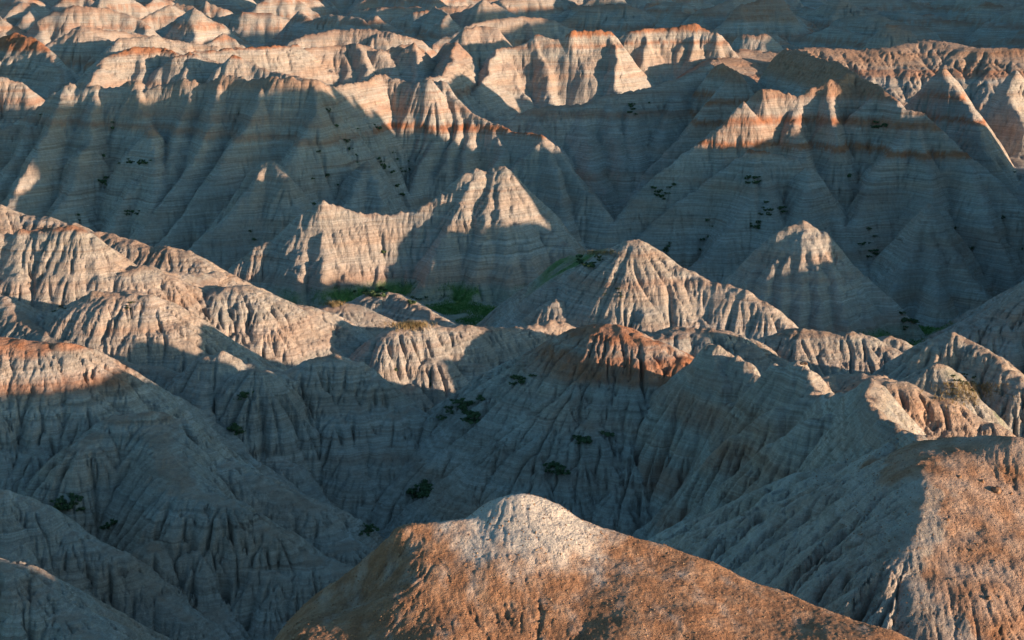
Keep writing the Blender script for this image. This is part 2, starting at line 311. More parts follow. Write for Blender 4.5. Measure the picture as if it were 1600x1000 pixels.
for gi, g in enumerate(OWN):
    lab, s0, r0, polys = G[g]
    for pts, sl, sr, rd in polys:
        k = SCALE.get(g, 1.0); pts = [(a, b, c * (k(a) if callable(k) else k)) for a, b, c in pts]
        P = spur(pts, s0 * SPUR_RATIO.get(g, .8)); K = STEEP.get(g, 1.0)
        add_poly(P, (sl or s0) * K, (sr or s0) * K, r0 if rd is None else rd, gi)
        if K > 1: side_spurs(P, s0 * K * .82, (sl or s0) * K, gi, *SIDE.get(g, (9, 15)))
FAR = len(OWN); OWN.append('far'); OUT = len(OWN); OWN.append('shade_caster')
rng = np.random.RandomState(11)
add_poly([(60, 66, 53.5), (54, 74, 54), (51, 78, 52)], 1.3, 1.3, 2, OUT)  # unseen ridge added to keep the lower left corner in shade
def random_ridge(cx, cy, z, L, ang, own, slope=1.05, nsp=5):
    n = max(3, int(L / 22)); p = []; a = ang
    x = cx - math.cos(ang) * L / 2; y = cy - math.sin(ang) * L / 2
    for i in range(n + 1):
        zz = z * (1 - .4 * (abs(i / n - .5) * 2) ** 1.5) + rng.randn() * 2.6
        p.append((x, y, zz)); a = ang + rng.randn() * .45
        x += math.cos(a) * L / n; y += math.sin(a) * L / n
    add_poly(p, slope, slope, 1.5, own)
    for (x, y, zz) in p:
        for sgn in (-1, 1):
            if rng.rand() < .85:
                b = ang + sgn * (math.pi / 2 + rng.randn() * .4); l = zz * (.7 + .5 * rng.rand()); q = [(x, y, zz)]
                for k in (1, 2, 3):
                    q.append((x + math.cos(b) * l * k / 2.2, y + math.sin(b) * l * k / 2.2, zz * (1 - .27 * k) + rng.randn())); b += rng.randn() * .25
                add_poly(q, slope, slope, 1.2, own)
for i in range(330):
    Y = 745 * (2700 / 745) ** (rng.rand() ** .9); X = (rng.rand() * 2 - 1) * Y * .50
    if 600 < Y < 820 and -60 < X < 150: continue
    z = (18 + 32 * rng.rand()) * (1.0 if Y > 900 else .85)
    random_ridge(X, Y, z, (25 + 90 * rng.rand() ** 1.5) * (1 + Y / 2500), rng.randn() * .9, FAR)
# unseen ridges added beyond the right edge to throw the long evening shadows: (line number along the sun's path, crest height)
for run, sl in (([(335,25),(355,26),(370,21)], 1.0), ([(388,34),(400,33)], 1.4), ([(419,71),(440,72),(448,69),(457,71),(466,66),(472,71),(476,61),(480,66),(483,56),(487,60),(490,48),(494,52),(497,44)], 3.5), ([(500,42),(520,38),(535,41),(550,44)], 1.0),
                ([(562,58),(590,60),(622,57)], 1.6), ([(895,72),(1000,86),(1200,86),(1400,80),(1700,92),(2200,100)], .9)):
    add_poly([(.47 * c / 1.209, c / 1.209, z) for c, z in run], sl, sl, 2, OUT)

# ------------------------------------------------------------------ the land: a fan of points, fine where near, coarse far away and to the sides
def axis_theta():
    core = math.radians(21.5); st = math.radians(.05) / Q
    c = np.arange(-core, core, st); k = st; v = core; side = []
    while v < math.radians(100):
        k = min(k * 1.06, math.radians(.6)); v += k; side.append(v)
    s = np.array(side); return np.concatenate([-s[::-1], c, s])
def axis_r():
    r = [4.0]
    while r[-1] < 6000:
        x = r[-1]
        if x < 50: k = .03
        elif x < 58: k = .006
        elif x < 760: k = .0017
        elif x < 2800: k = .0024
        else: k = .02
        r.append(x * (1 + k / (Q if 58 < x < 2800 else 1)))
    return np.array(r)
TH = axis_theta(); RR = axis_r(); NT, NR = len(TH), len(RR)
RG, TG = np.meshgrid(RR, TH, indexing='ij')
X0 = RG * np.sin(TG); Y0 = RG * np.cos(TG)
print('grid', NR, NT, NR * NT)

wa = np.clip(RG * .0035, .35, 3.0)
NEARW = 1 - .75 * (1 - sstep(88, 100, RG)) * (X0 < 24)
wa = wa * NEARW
WX = X0 + wa * noise(X0 / 17, Y0 / 17, 3) + .45 * wa * noise(X0 / 6, Y0 / 6, 4)
WY = Y0 + wa * noise(X0 / 17, Y0 / 17, 5) + .45 * wa * noise(X0 / 6, Y0 / 6, 6)

fl = np.interp(RG, [0, 70, 120, 260, 300, 380, 430, 520, 640, 700, 900, 6000], [15, 15, 5, 0, -10, -18, -18, -10, 10, 8, 3, 0])
def blob(px, py, Y, rx, ry):
    c = place(px, py, Y); return 1 - sstep(.55, 1.3, np.sqrt(((X0 - c[0]) / rx) ** 2 + ((Y0 - c[1]) / ry) ** 2))
MEAD = np.maximum(np.maximum(blob(640, 480, 366, 34, 22), blob(740, 490, 352, 14, 24)), blob(1450, 530, 334, 20, 24))
fl = fl + (0.0 - fl) * MEAD
FLOOR = fl + 1.0 * fbm(X0 / 60, Y0 / 60, 3, 9) * sstep(150, 800, RG) + .25 * fbm(X0 / 9, Y0 / 9, 3, 10)
H = FLOOR.copy(); OWNR = np.full(H.shape, -1, np.int16); DC = np.full(H.shape, 50.0)
for (x0, y0, z0, x1, y1, z1, sl, sr, rd, own) in SEG:
    L = math.hypot(x1 - x0, y1 - y0); sm = min(sl, sr)
    Rm = min((max(z0, z1) - 0) / sm, 140) + 5; cx, cy = (x0 + x1) / 2, (y0 + y1) / 2; rc = math.hypot(cx, cy); Rt = Rm + L / 2
    i0 = np.searchsorted(RR, rc - Rt); i1 = np.searchsorted(RR, rc + Rt)
    if Rt >= rc * .98: j0, j1 = 0, NT
    else:
        ct = math.atan2(cx, cy); da = math.asin(Rt / rc); j0 = np.searchsorted(TH, ct - da); j1 = np.searchsorted(TH, ct + da)
    if i1 <= i0 or j1 <= j0: continue
    px = WX[i0:i1, j0:j1]; py = WY[i0:i1, j0:j1]
    ux, uy = (x1 - x0) / (L + 1e-6), (y1 - y0) / (L + 1e-6)
    s = np.clip(((px - x0) * ux + (py - y0) * uy), 0, L)
    qx = px - x0 - ux * s; qy = py - y0 - uy * s
    d = np.sqrt(qx * qx + qy * qy)
    if sl != sr:
        c = (ux * qy - uy * qx) / (d + 1e-4); cg = c if sl < sr else -c; sp = max(sl, sr) - abs(sl - sr) * np.clip(cg, 0, 1) ** 4
    else: sp = sl
    h = z0 + (z1 - z0) * s / (L + 1e-6) - sp * (np.sqrt(d * d + rd * rd) - rd)
    m = h > H[i0:i1, j0:j1]
    H[i0:i1, j0:j1][m] = h[m]; OWNR[i0:i1, j0:j1][m] = own; DC[i0:i1, j0:j1][m] = d[m]

# the two smooth brown forms in front: a sheet through surveyed points, falling away steeply outside its rim
def sheet(own, rim, pts, fall, rd, box):
    P = np.array([place(*p) for p in rim + pts]); n = len(P)
    U = lambda r2: r2 * np.log(r2 + 1e-9) * .5
    K = U(((P[:, None, :2] - P[None, :, :2]) ** 2).sum(-1)) + np.eye(n) * 2.0; M = np.zeros((n + 3, n + 3)); M[:n, :n] = K; M[:n, n] = 1; M[:n, n + 1:] = P[:, :2]; M[n, :n] = 1; M[n + 1:, :n] = P[:, :2].T
    w = np.linalg.solve(M, np.concatenate([P[:, 2], np.zeros(3)]))
    i0, i1 = np.searchsorted(RR, box[:2]); j0, j1 = np.searchsorted(TH, box[2:]); x = WX[i0:i1, j0:j1]; y = WY[i0:i1, j0:j1]
    F = lambda x, y: w[n] + w[n + 1] * x + w[n + 2] * y + sum(w[k] * U((x - P[k, 0]) ** 2 + (y - P[k, 1]) ** 2) for k in range(n))
    R_ = [place(*p) for p in rim]; bd = np.full(x.shape, 1e9); qx = x * 0; qy = x * 0; sd = x * 0; fs = x * 0
    for k, (a, b) in enumerate(zip(R_[:-1], R_[1:])):
        ux, uy = b[0] - a[0], b[1] - a[1]; L2 = ux * ux + uy * uy; t = np.clip(((x - a[0]) * ux + (y - a[1]) * uy) / L2, 0, 1)
        cx = a[0] + ux * t; cy = a[1] + uy * t; d = np.hypot(x - cx, y - cy); m = d < bd - 1e-9
        bd = np.where(m, d, bd); qx = np.where(m, cx, qx); qy = np.where(m, cy, qy); sd = np.where(m, ux * (y - cy) - uy * (x - cx), sd); fs = np.where(m, fall[k] if hasattr(fall, '__len__') else fall, fs)
    # which side: even-odd test against the rim closed far in front of it
    poly = [(a[0], a[1]) for a in R_] + [(R_[-1][0] + 5, 20), (R_[0][0] - 5, 20)]; ins = np.zeros(x.shape, bool)
    for (ax, ay), (bx, by) in zip(poly, poly[1:] + poly[:1]):
        if ay == by: continue
        ins ^= ((ay > y) != (by > y)) & (x < (bx - ax) * (y - ay) / (by - ay) + ax)
    h = np.where(ins, F(x, y), F(qx, qy) - fs * (np.sqrt(bd * bd + rd * rd) - rd))
    S = H[i0:i1, j0:j1]; m = h > S; S[m] = h[m]; OWNR[i0:i1, j0:j1][m] = OWN.index(own); DC[i0:i1, j0:j1][m] = np.where(ins, 2 + bd, bd)[m]
sheet('near', [(330,1250,70),(380,1090,76),(430,1000,78),(520,905,79),(620,815,79.5),(665,818,80.2),(740,813,81),(780,783,82),(820,773,82.5),(870,790,82.5),(940,830,82),(1030,855,81),(1130,895,79),(1230,935,77),(1330,975,74.5),(1400,1000,73),(1600,1100,70)],
      [(645,865,77.3),(672,912,75),(600,945,74),(560,965,73.7),(440,996,73.2),(600,895,78.2),(625,860,78.6),(560,945,77),(520,940,77.4),(450,975,77.2),(720,880,77),(820,880,77),(950,900,77),(700,1000,71),(560,1000,72),(820,1000,71.5),(1000,1000,71),(1200,1000,72),(1350,992,72.5),
       (800,1150,65.6),(400,1150,66),(1250,1150,66),(1080,940,75)], 1.05, 1.5, (45, 125, -.6, .5))
sheet('fore', [(1400,1200,88),(1450,1060,95),(1450,1000,98),(1435,900,103.4),(1430,850,106.7),(1445,760,113.3),(1440,700,121),(1455,688,124),(1520,686,121),(1600,688,119),(1700,705,118),(1900,760,112)],
      [(1600,760,115.4),(1600,850,107),(1600,925,102),(1600,1000,98),(1520,760,114.2),(1520,850,106.9),(1500,925,101.6),(1540,1000,97.6),(1700,850,109),(1800,1000,98.5),(1600,1150,92)], [.75] * 7 + [.8] * 4, 1.5, (75, 175, -.1, .9))

def grad(A):
    gr = np.empty_like(A); gt = np.empty_like(A)
    gr[1:-1] = (A[2:] - A[:-2]) / (RR[2:] - RR[:-2])[:, None]; gr[0] = gr[1]; gr[-1] = gr[-2]
    gt[:, 1:-1] = (A[:, 2:] - A[:, :-2]) / (TH[2:] - TH[:-2])[None]; gt[:, 0] = gt[:, 1]; gt[:, -1] = gt[:, -2]
    gt /= RG; s, c = np.sin(TG), np.cos(TG)
    return gr * s + gt * c, gr * c - gt * s
def blur(A, wr, wt):
    for ax, w in ((0, wr), (1, wt)):
        if w < 1: continue
        P = np.concatenate([np.repeat(np.take(A, [0], ax), w + 1, ax), A, np.repeat(np.take(A, [-1], ax), w, ax)], ax)
        C = np.cumsum(P, ax); n = A.shape[ax]
        A = (np.take(C, range(2 * w + 1, 2 * w + 1 + n), ax) - np.take(C, range(0, n), ax)) / (2 * w + 1)
    return A
def gullies(lam, amp, seed, r0, r1, start, sharp=1.0, smooth=1, tri=.3):
    """V-cut rills that run straight down the slope, spaced about lam apart"""
    global H
    i0, i1 = np.searchsorted(RR, [r0, r1]); j0, j1 = np.searchsorted(TH, [-.42, .42])
    B = blur(H, smooth, smooth); gx, gy = grad(B); sl = slice(i0, i1), slice(j0, j1)
    gx, gy = gx[sl], gy[sl]; g = np.sqrt(gx * gx + gy * gy) + 1e-5; tx, ty = -gy / g, gx / g
    x = X0[sl]; y = Y0[sl]; cs = lam * 1.25; cx = np.floor(x / cs); cy = np.floor(y / cs); C = 0; S = 0; Wt = 0
    wv = noise(x / (lam * 2.2), y / (lam * 2.2), seed + 9)
    for a in (-1, 0, 1):
        for b in (-1, 0, 1):
            ix = cx + a; iy = cy + b; r = h2(ix, iy, seed)
            jx = (ix + .2 + .6 * (r & 1023) / 1023.) * cs; jy = (iy + .2 + .6 * ((r >> 10) & 1023) / 1023.) * cs; ph0 = ((r >> 20) & 1023) * (6.2832 / 1023)
            dx = x - jx; dy = y - jy; w = np.exp(-(dx * dx + dy * dy) / (cs * cs) * 2.2)
            ph = (dx * tx + dy * ty) * (6.2832 / lam) + ph0 * .5 + 1.6 * wv; C = C + w * np.cos(ph); S = S + w * np.sin(ph); Wt = Wt + w
    mag = np.sqrt(C * C + S * S) / Wt; phi = np.arctan2(S, C)
    v = np.abs(np.sin(phi / 2)); v = tri * np.abs(phi) / math.pi + (1 - tri) * (1 - (1 - v) ** (1.0 + sharp))     # rounded or roof-shaped ribs, narrow cuts
    am = amp * np.where(smooth_hills[sl], .5 if lam > 4 else (.75 if lam > 2 else 1.0), 1.0) * (1 + .45 * (RG[sl] < 275) * (lam > 2) * (lam < 8)) * sstep(.15, .6, g) * sstep(start * .3, start * 1.6 + lam, DC[sl]) * np.clip(mag * 1.6, 0, 1)
    am = am * (1 - soft[sl] * (1 - min(1.0, .5 / lam ** .9)))
    am = am * (.25 + 1.5 * np.clip(.5 + .9 * noise(x / (lam * 4), y / (lam * 4), seed + 5), 0, 1))
    ed = sstep(r0, r0 * 1.05, RG[sl]) * (1 - sstep(r1 * .85, r1, RG[sl]))
    H[sl] += am * ed * (.25 - 1.7 * (1 - v))
soft = (OWNR == OWN.index('near')) * 1.0 + (OWNR == OWN.index('fore')) * sstep(24, 33, X0 + 2.5 * noise(X0 / 4, Y0 / 4, 33)) + (OWNR == OWN.index('plateau')) * 0.0
smooth_hills = np.isin(OWNR, [OWN.index(k) for k in ('orange', 'leftdome', 'lobe', 'bluff', 'leftpeak', 'loaf', 'backleft', 'middle', 'midhill', 'knobhill', 'butte', 'domes', 'rightcone')])
H0 = H.copy(); DCs = DC.copy(); DC = DC * (1 - .75 * soft)
gullies(13, 2.0, 101, 55, 2700, 6, 1.6, 3, .3)
gullies(5.2, 1.15, 102, 55, 1500, 2, 2.4, 2, .1)
gullies(2.5, .66, 103, 55, 1000, .8, 3.0, 1, 0)
gullies(1.25, .28, 104, 55, 640, .3, 3.0, 1, 0)
gullies(.6, .09, 105, 55, 280, .1, 2.5, 0, 0)
EROS = H - H0
H += (.11 * fbm(X0 / 4, Y0 / 4, 3, 40) + .5 * noise(X0 / 22, Y0 / 22, 41)) * (1 - .7 * (OWNR == OWN.index('near')))
# broken rims: lumps along the crests
cr = np.exp(-(DCs / 2.2) ** 2)
H += cr * (1 - .8 * soft) * (.6 * noise(X0 / 3.1, Y0 / 3.1, 42) + .5 * noise(X0 / 1.3, Y0 / 1.3, 43)) * np.clip(RG / 400, .15, 1) * (1 + 1.2 * (OWNR == OWN.index('knife')))
# thin hard beds stand a little proud
tn = lambda z, k, sd: noise(z * k, z * 0 + sd * 7.3, sd)
H += (.05 * tn(H, .9, 50) + .06 * tn(H, 2.3, 51)) * sstep(150, 350, RG) + .05 * tn(H, 3.1, 52)
# rubbly soil on the brown foreground
rub = soft * (1 - sstep(140, 200, RG))
H += rub * (OWNR == OWN.index('near')) * (.2 * noise(X0 / 7 + 3, Y0 / 7, 67) + .14 * noise(X0 / 2.6, Y0 / 2.6, 68))
H += rub * (.03 * fbm(X0 / .7, Y0 / .7, 4, 60) + .022 * fbm(X0 / .22, Y0 / .22, 2, 66) + .12 * noise(X0 / 5, Y0 / 5, 61) + .05 * (OWNR == OWN.index('fore')) * fbm(X0 / 1.5, Y0 / 1.5, 4, 62))

# ------------------------------------------------------------------ colour of the ground (pigment, plus shade put into the orange cone's lower band)
Zc = H + .5 * noise(X0 / 9, Y0 / 9, 70) + .22 * noise(X0 / 2.2, Y0 / 2.2, 71) + .14 * noise(X0 / .8, Y0 / .8, 72)
def band(z, zc, hw, e=.35): return sstep(-hw - e, -hw + e, z - zc) * (1 - sstep(hw - e, hw + e, z - zc))
def own(*n):
    m = np.zeros(H.shape, bool)
    for k in n: m |= OWNR == OWN.index(k)
    return m
RED = np.zeros(H.shape); SOIL = np.zeros(H.shape); GREEN = np.zeros(H.shape); PALE = np.zeros(H.shape)

wob = lambda k, sd: np.clip(.5 + .9 * noise(X0 / k, Y0 / k, sd), 0, 1)
mid = sstep(430, 450, RG) * (1 - sstep(600, 620, RG))
za = 25.6 - .026 * X0; zb = 31.3 - .012 * X0
strong = np.where(own('bandpeak', 'bigright', 'farright', 'massif') & (X0 > -45), 1.0, .55)
RED += mid * strong * (band(Zc, za, .95) * .95 + band(Zc, zb, 1.1, .8) * np.where(own('bigright', 'farright'), .95, .45) + band(Zc, 37.0, .5) * .35)
RED += own('orange') * (sstep(34.9, 35.5, Zc) * .95 * (1 - .5 * band(Zc, 35.6, .25, .2)) + band(Zc, 33.3, 1.3, .5) * (.2 + .75 * sstep(-4, 12, X0 + .4 * (Y0 - 195) + 4 * noise(X0 / 5, Y0 / 5, 83))))  # lower band painted weaker on the left, where the cone lies in shade
RED += own('leftdome') * (sstep(37.4, 38.2, Zc) * .9 + band(Zc, 35.0, .8, .7) * .75 * wob(9, 80))
RED += own('bluff') * sstep(39.0, 39.6, Zc) * .85 + own('leftback') * sstep(42.0, 43.4, Zc) * .95
RED += own('butte') * (sstep(43.8, 44.8, Zc) * .95 + band(Zc, 40.0, .8, .5) * .6 + band(Zc, 31.5, 1.3, 1.0) * .3)
RED += own('far', 'backridge', 'plateau') * RG.clip(0, 1) * (sstep(33, 37, Zc) * .5 * wob(90, 81) + band(Zc, 26, 1.4, .6) * .6 + band(Zc, 14, 1.2, .6) * .4)
RED += own('knife') * (band(Zc, 36.0, .9, .8) * .6 + band(Zc, 32.5, 1.6, .8) + band(Zc, 25.0, 1.4, .8)) * .75 * wob(14, 82)
RED += sstep(290, 310, RG) * (1 - sstep(400, 430, RG)) * band(Zc, 4.2, 1.0, .6) * .30
RED += own('middle', 'loaf', 'lobe', 'bluff', 'leftpeak', 'rightcone') * (band(Zc, 23.5, .5, .5) * .22 + band(Zc, 17.0, .8, .5) * .16)
pal = own('near') * sstep(.1, .9, .35 * fbm(X0 / 1.3, Y0 / 2.2, 5, 90) + 1.25 * np.exp(-((X0 - .8) / 4.2) ** 2 - ((Y0 - 81) / 3.6) ** 2) + .12)
PALE = pal * .75 + own('fore') * .32 * wob(2.5, 99)
foreR = own('fore') * np.maximum(sstep(-.2, .2, (X0 - 31.0 - .12 * np.maximum(Y0 - 118, 0)) / 5 + .8 * fbm(X0 / 5, Y0 / 5, 4, 97)), .30 * wob(9, 92))
SOIL = np.maximum.reduce([own('near') * .97, foreR * .95, own('backright') * .45 * wob(10, 93), own('plateau') * sstep(22, 32, Zc) * (.35 + .4 * wob(30, 98)),
    own('bigright', 'farright') * sstep(35, 39, Zc) * .75, own('massif', 'bandpeak') * sstep(38, 42, Zc) * .45, own('backleft') * .5 * wob(9, 94)])
gx, gy = grad(blur(H, 3, 3)); SLOPE = np.sqrt(gx * gx + gy * gy)
flat = (1 - sstep(.30, .55, SLOPE)); SOIL = np.maximum(SOIL, np.clip(.35 * flat * np.exp(-(DCs / 6) ** 2), 0, 1))
gn = sstep(-.25, .25, fbm(X0 / 9, Y0 / 9, 4, 95))
green_slope = own('middle') * blob(912, 418, 326, 11, 13) * sstep(305, 314, Y0) * .9
GREEN = np.maximum(MEAD * (1 - sstep(2.0, 4.0, H)) * (.25 + .75 * gn), green_slope * (.4 + .6 * gn))
GREEN = np.maximum(GREEN, own('rightknoll') * blob(1525, 605, 216, 4.5, 6) * .5 * gn)
thin = sstep(.22, .5, noise(Zc * .42, .01 * X0 + 3.3, 84)) * (.5 + .5 * wob(40, 85))
RED += thin * np.where(soft > .3, 0, .24)
RED = np.clip(RED, 0, 1) * (1 - .25 * wob(1.0, 86) * (RG < 320)) * (1 - .2 * wob(2.4, 87))

# ------------------------------------------------------------------ meshes: one hill per group of ridges
def make_mesh(name, ii, jj_mask, attrs, material): pass
def ground_material():
    m = bpy.data.materials.new('badlands_clay'); m.use_nodes = True; nt = m.node_tree; N = nt.nodes; Lk = nt.links
    b = N['Principled BSDF']; b.inputs['Roughness'].default_value = .95; b.inputs['Specular IOR Level'].default_value = .15
    geo = N.new('ShaderNodeNewGeometry')
    def math_(op, a, c=None, d=None):
        n = N.new('ShaderNodeMath'); n.operation = op
        for i, v in enumerate((a, c, d)):
            if v is None: continue
            if hasattr(v, 'links'): Lk.new(v, n.inputs[i])
            else: n.inputs[i].default_value = v
        return n.outputs[0]
    def attr(nm):
        n = N.new('ShaderNodeAttribute'); n.attribute_name = nm; return n.outputs['Fac']
    def noise_(vec, sc, det=4, rough=.55):
        n = N.new('ShaderNodeTexNoise'); n.inputs['Scale'].default_value = sc; n.inputs['Detail'].default_value = det; n.inputs['Roughness'].default_value = rough
        Lk.new(vec, n.inputs['Vector']); return n.outputs['Fac']
    def mapv(v, s):
        n = N.new('ShaderNodeMapping'); n.inputs['Scale'].default_value = s; Lk.new(v, n.inputs['Vector']); return n.outputs[0]
    def mix(f, a, c, mode='MIX'):
        n = N.new('ShaderNodeMix'); n.data_type = 'RGBA'; n.blend_type = mode
        if hasattr(f, 'links'): Lk.new(f, n.inputs[0])
        else: n.inputs[0].default_value = f
        for i, v in ((6, a), (7, c)):
            if hasattr(v, 'links'): Lk.new(v, n.inputs[i])
            else: n.inputs[i].default_value = (*v, 1)
        return n.outputs[2]
    def ramp(f, stops):
        n = N.new('ShaderNodeValToRGB'); Lk.new(f, n.inputs[0]); cr = n.color_ramp
        while len(cr.elements) > 1: cr.elements.remove(cr.elements[-1])
        for i, (p, c) in enumerate(stops):
            e = cr.elements[0] if i == 0 else cr.elements.new(p)
            e.position = p; e.color = (*c, 1)
        return n.outputs[0]
    P = geo.outputs['Position']
    beds = noise_(mapv(P, (.012, .012, .55)), 1.0, 5, .65)             # thin near-horizontal beds
    fine = noise_(mapv(P, (.05, .05, 2.6)), 1.0, 3, .6)
    patch = noise_(mapv(P, (.06, .06, .06)), 1.0, 4)
    grain = noise_(P, 3.0, 5, .65)
    bed = ramp(beds, [(.25, (.27, .21, .17)), (.36, (.33, .275, .23)), (.42, (.44, .395, .345)), (.47, (.34, .295, .255)), (.52, (.43, .39, .34)), (.57, (.36, .315, .27)), (.62, (.48, .435, .385)), (.72, (.33, .27, .225))])
    fin = ramp(fine, [(.30, (.66, .64, .62)), (.42, (.93, .92, .91)), (.5, (1, 1, 1)), (.58, (1.06, 1.05, 1.05)), (.70, (1.26, 1.25, 1.24))])
    col = mix(math_('MULTIPLY', patch, 1.6), bed, fin, 'MULTIPLY')
    rill = ramp(noise_(mapv(P, (1.3, 1.3, .10)), 1.0, 5, .7), [(.3, (.80, .79, .78)), (.5, (1, 1, 1)), (.7, (1.14, 1.13, 1.12))]); col = mix(1.0, col, rill, 'MULTIPLY')
    tone = ramp(noise_(mapv(P, (.02, .02, .17)), 1.0, 3, .6), [(.32, (1.10, .93, .82)), (.45, (1.05, 1.0, .96)), (.55, (1.0, 1.02, 1.02)), (.68, (1.08, .95, .86))]); col = mix(1.0, col, tone, 'MULTIPLY')
    pv = ramp(patch, [(.3, (.86, .84, .82)), (.65, (1.08, 1.06, 1.04))]); col = mix(1.0, col, pv, 'MULTIPLY')
    soil = ramp(noise_(P, .8, 5, .65), [(.3, (.26, .12, .062)), (.5, (.37, .18, .095)), (.68, (.47, .27, .165))])
    col = mix(attr('soil'), col, soil)
    redc = ramp(noise_(mapv(P, (.3, .3, 1.2)), 1.0, 4), [(.3, (.27, .10, .05)), (.6, (.42, .165, .075))])
    col = mix(attr('red'), col, redc)
    col = mix(attr('pale'), col, (.66, .60, .53))
    gr = ramp(noise_(P, .9, 5, .7), [(.3, (.06, .12, .03)), (.5, (.11, .20, .05)), (.62, (.17, .23, .08)), (.75, (.30, .28, .17))])
    col = mix(attr('green'), col, gr)
    gv = ramp(noise_(P, 9.0, 6, .75), [(.3, (.72, .72, .72)), (.5, (1, 1, 1)), (.7, (1.22, 1.22, 1.22))]); col = mix(1.0, col, gv, 'MULTIPLY')
    Lk.new(col, b.inputs['Base Color'])
    # bump: popcorn clay crust and small rills
    n1 = noise_(P, 2.6, 9, .72)
    vo = N.new('ShaderNodeTexVoronoi'); vo.inputs['Scale'].default_value = 7.0; Lk.new(P, vo.inputs['Vector'])
    st = noise_(mapv(P, (2.4, 2.4, .3)), 1.0, 6, .68)
    n2 = noise_(P, 14.0, 5, .7)
    hsum = math_('ADD', math_('ADD', math_('MULTIPLY', n1, .28), math_('MULTIPLY', n2, .035)), math_('ADD', math_('MULTIPLY', vo.outputs['Distance'], .03), math_('ADD', math_('MULTIPLY', st, .34), math_('MULTIPLY', noise_(mapv(P, (.85, .85, .09)), 1.0, 5, .6), .75))))
    bp = N.new('ShaderNodeBump'); bp.inputs['Strength'].default_value = .9; bp.inputs['Distance'].default_value = 1.0
    Lk.new(hsum, bp.inputs['Height']); Lk.new(bp.outputs[0], b.inputs['Normal'])
    return m
MAT = ground_material()

VIDX = np.arange(NR * NT).reshape(NR, NT)
FO = OWNR[:-1, :-1].copy()                                      # a face belongs to the hill its first corner belongs to
for a, b in ((OWNR[1:, :-1], 0), (OWNR[:-1, 1:], 0)):
    pass
CO = np.stack([X0, Y0, H], -1).reshape(-1, 3).astype(np.float32)
QUADS = np.stack([VIDX[:-1, :-1], VIDX[:-1, 1:], VIDX[1:, 1:], VIDX[1:, :-1]], -1)
ATTR = {'red': RED, 'soil': SOIL, 'green': GREEN, 'pale': PALE}
def land(name, mask, label=None, cat=None):
    q = QUADS[mask]
    if len(q) == 0: return None
    used, inv = np.unique(q.reshape(-1), return_inverse=True); inv = inv.reshape(-1)
    me = bpy.data.meshes.new(name); me.vertices.add(len(used)); me.vertices.foreach_set('co', CO[used].reshape(-1))
    nq = len(q); me.loops.add(nq * 4); me.loops.foreach_set('vertex_index', inv.astype(np.int32))
    me.polygons.add(nq); me.polygons.foreach_set('loop_start', np.arange(0, nq * 4, 4, dtype=np.int32))
    me.polygons.foreach_set('use_smooth', np.ones(nq, bool))
    me.update(calc_edges=True)
    for k, A in ATTR.items():
        at = me.attributes.new(k, 'FLOAT', 'POINT'); at.data.foreach_set('value', A.reshape(-1)[used].astype(np.float32))
    me.materials.append(MAT); o = bpy.data.objects.new(name, me); scene.collection.objects.link(o)
    o['kind'] = 'structure'
    if label: o['label'] = label
    if cat: o['category'] = cat
    return o
for gi, g in enumerate(OWN):
    if g == 'far': land('terrain', FO == gi, 'jumble of far clay ridges and knolls along the top of the view', 'badlands')
    elif g == 'shade_caster': land('terrain', FO == gi, 'added unseen clay ridges outside the frame that cast the long shadows', 'badlands')
    else: land('hill', FO == gi, G[g][0], 'hill')
land('ground', FO == -1, 'valley floor of pale clay and short green grass between the hills', 'ground')

# ------------------------------------------------------------------ plants and stones that stand on the land
IR = np.arange(NR); IT = np.arange(NT)
def ground_z(x, y, A=None):
    A = H if A is None else A
    x = np.atleast_1d(np.asarray(x, float)); y = np.atleast_1d(np.asarray(y, float))
    i = np.interp(np.hypot(x, y), RR, IR); j = np.interp(np.arctan2(x, y), TH, IT)
    i0 = np.clip(i.astype(int), 0, NR - 2); j0 = np.clip(j.astype(int), 0, NT - 2); a = i - i0; b = j - j0
    return (A[i0, j0] * (1 - b) + A[i0, j0 + 1] * b) * (1 - a) + (A[i0 + 1, j0] * (1 - b) + A[i0 + 1, j0 + 1] * b) * a
DS = np.exp(np.arange(math.log(60), math.log(1200), .0006))
def seen_ground(px, py):
    """the spot of land seen in the photograph at that column and row"""
    x, y, z = place(px, py, 1.0); X = x * DS; Y = DS; Z = HC + (z - HC) * DS
    k = np.nonzero(ground_z(X, Y) >= Z)[0]
    return None if len(k) == 0 else (X[k[0]], Y[k[0]], Z[k[0]])
prn = np.random.RandomState(3)
def simple_mat(name, stops, scale=3.0, rough=.9, bump=0):
    m = bpy.data.materials.new(name); m.use_nodes = True; nt = m.node_tree; b = nt.nodes['Principled BSDF']
    b.inputs['Roughness'].default_value = rough; b.inputs['Specular IOR Level'].default_value = .2
    g = nt.nodes.new('ShaderNodeNewGeometry'); n = nt.nodes.new('ShaderNodeTexNoise'); n.inputs['Scale'].default_value = scale; n.inputs['Detail'].default_value = 5
    nt.links.new(g.outputs['Position'], n.inputs['Vector']); r = nt.nodes.new('ShaderNodeValToRGB'); nt.links.new(n.outputs['Fac'], r.inputs[0])
    cr = r.color_ramp
    cr.elements[0].position, cr.elements[0].color = stops[0][0], (*stops[0][1], 1); cr.elements[1].position, cr.elements[1].color = stops[-1][0], (*stops[-1][1], 1)
    for p, c in stops[1:-1]: cr.elements.new(p).color = (*c, 1)
    nt.links.new(r.outputs[0], b.inputs['Base Color'])
    if bump:
        bp = nt.nodes.new('ShaderNodeBump'); bp.inputs['Strength'].default_value = bump; bp.inputs['Distance'].default_value = .1
        nt.links.new(n.outputs['Fac'], bp.inputs['Height']); nt.links.new(bp.outputs[0], b.inputs['Normal'])
    return m
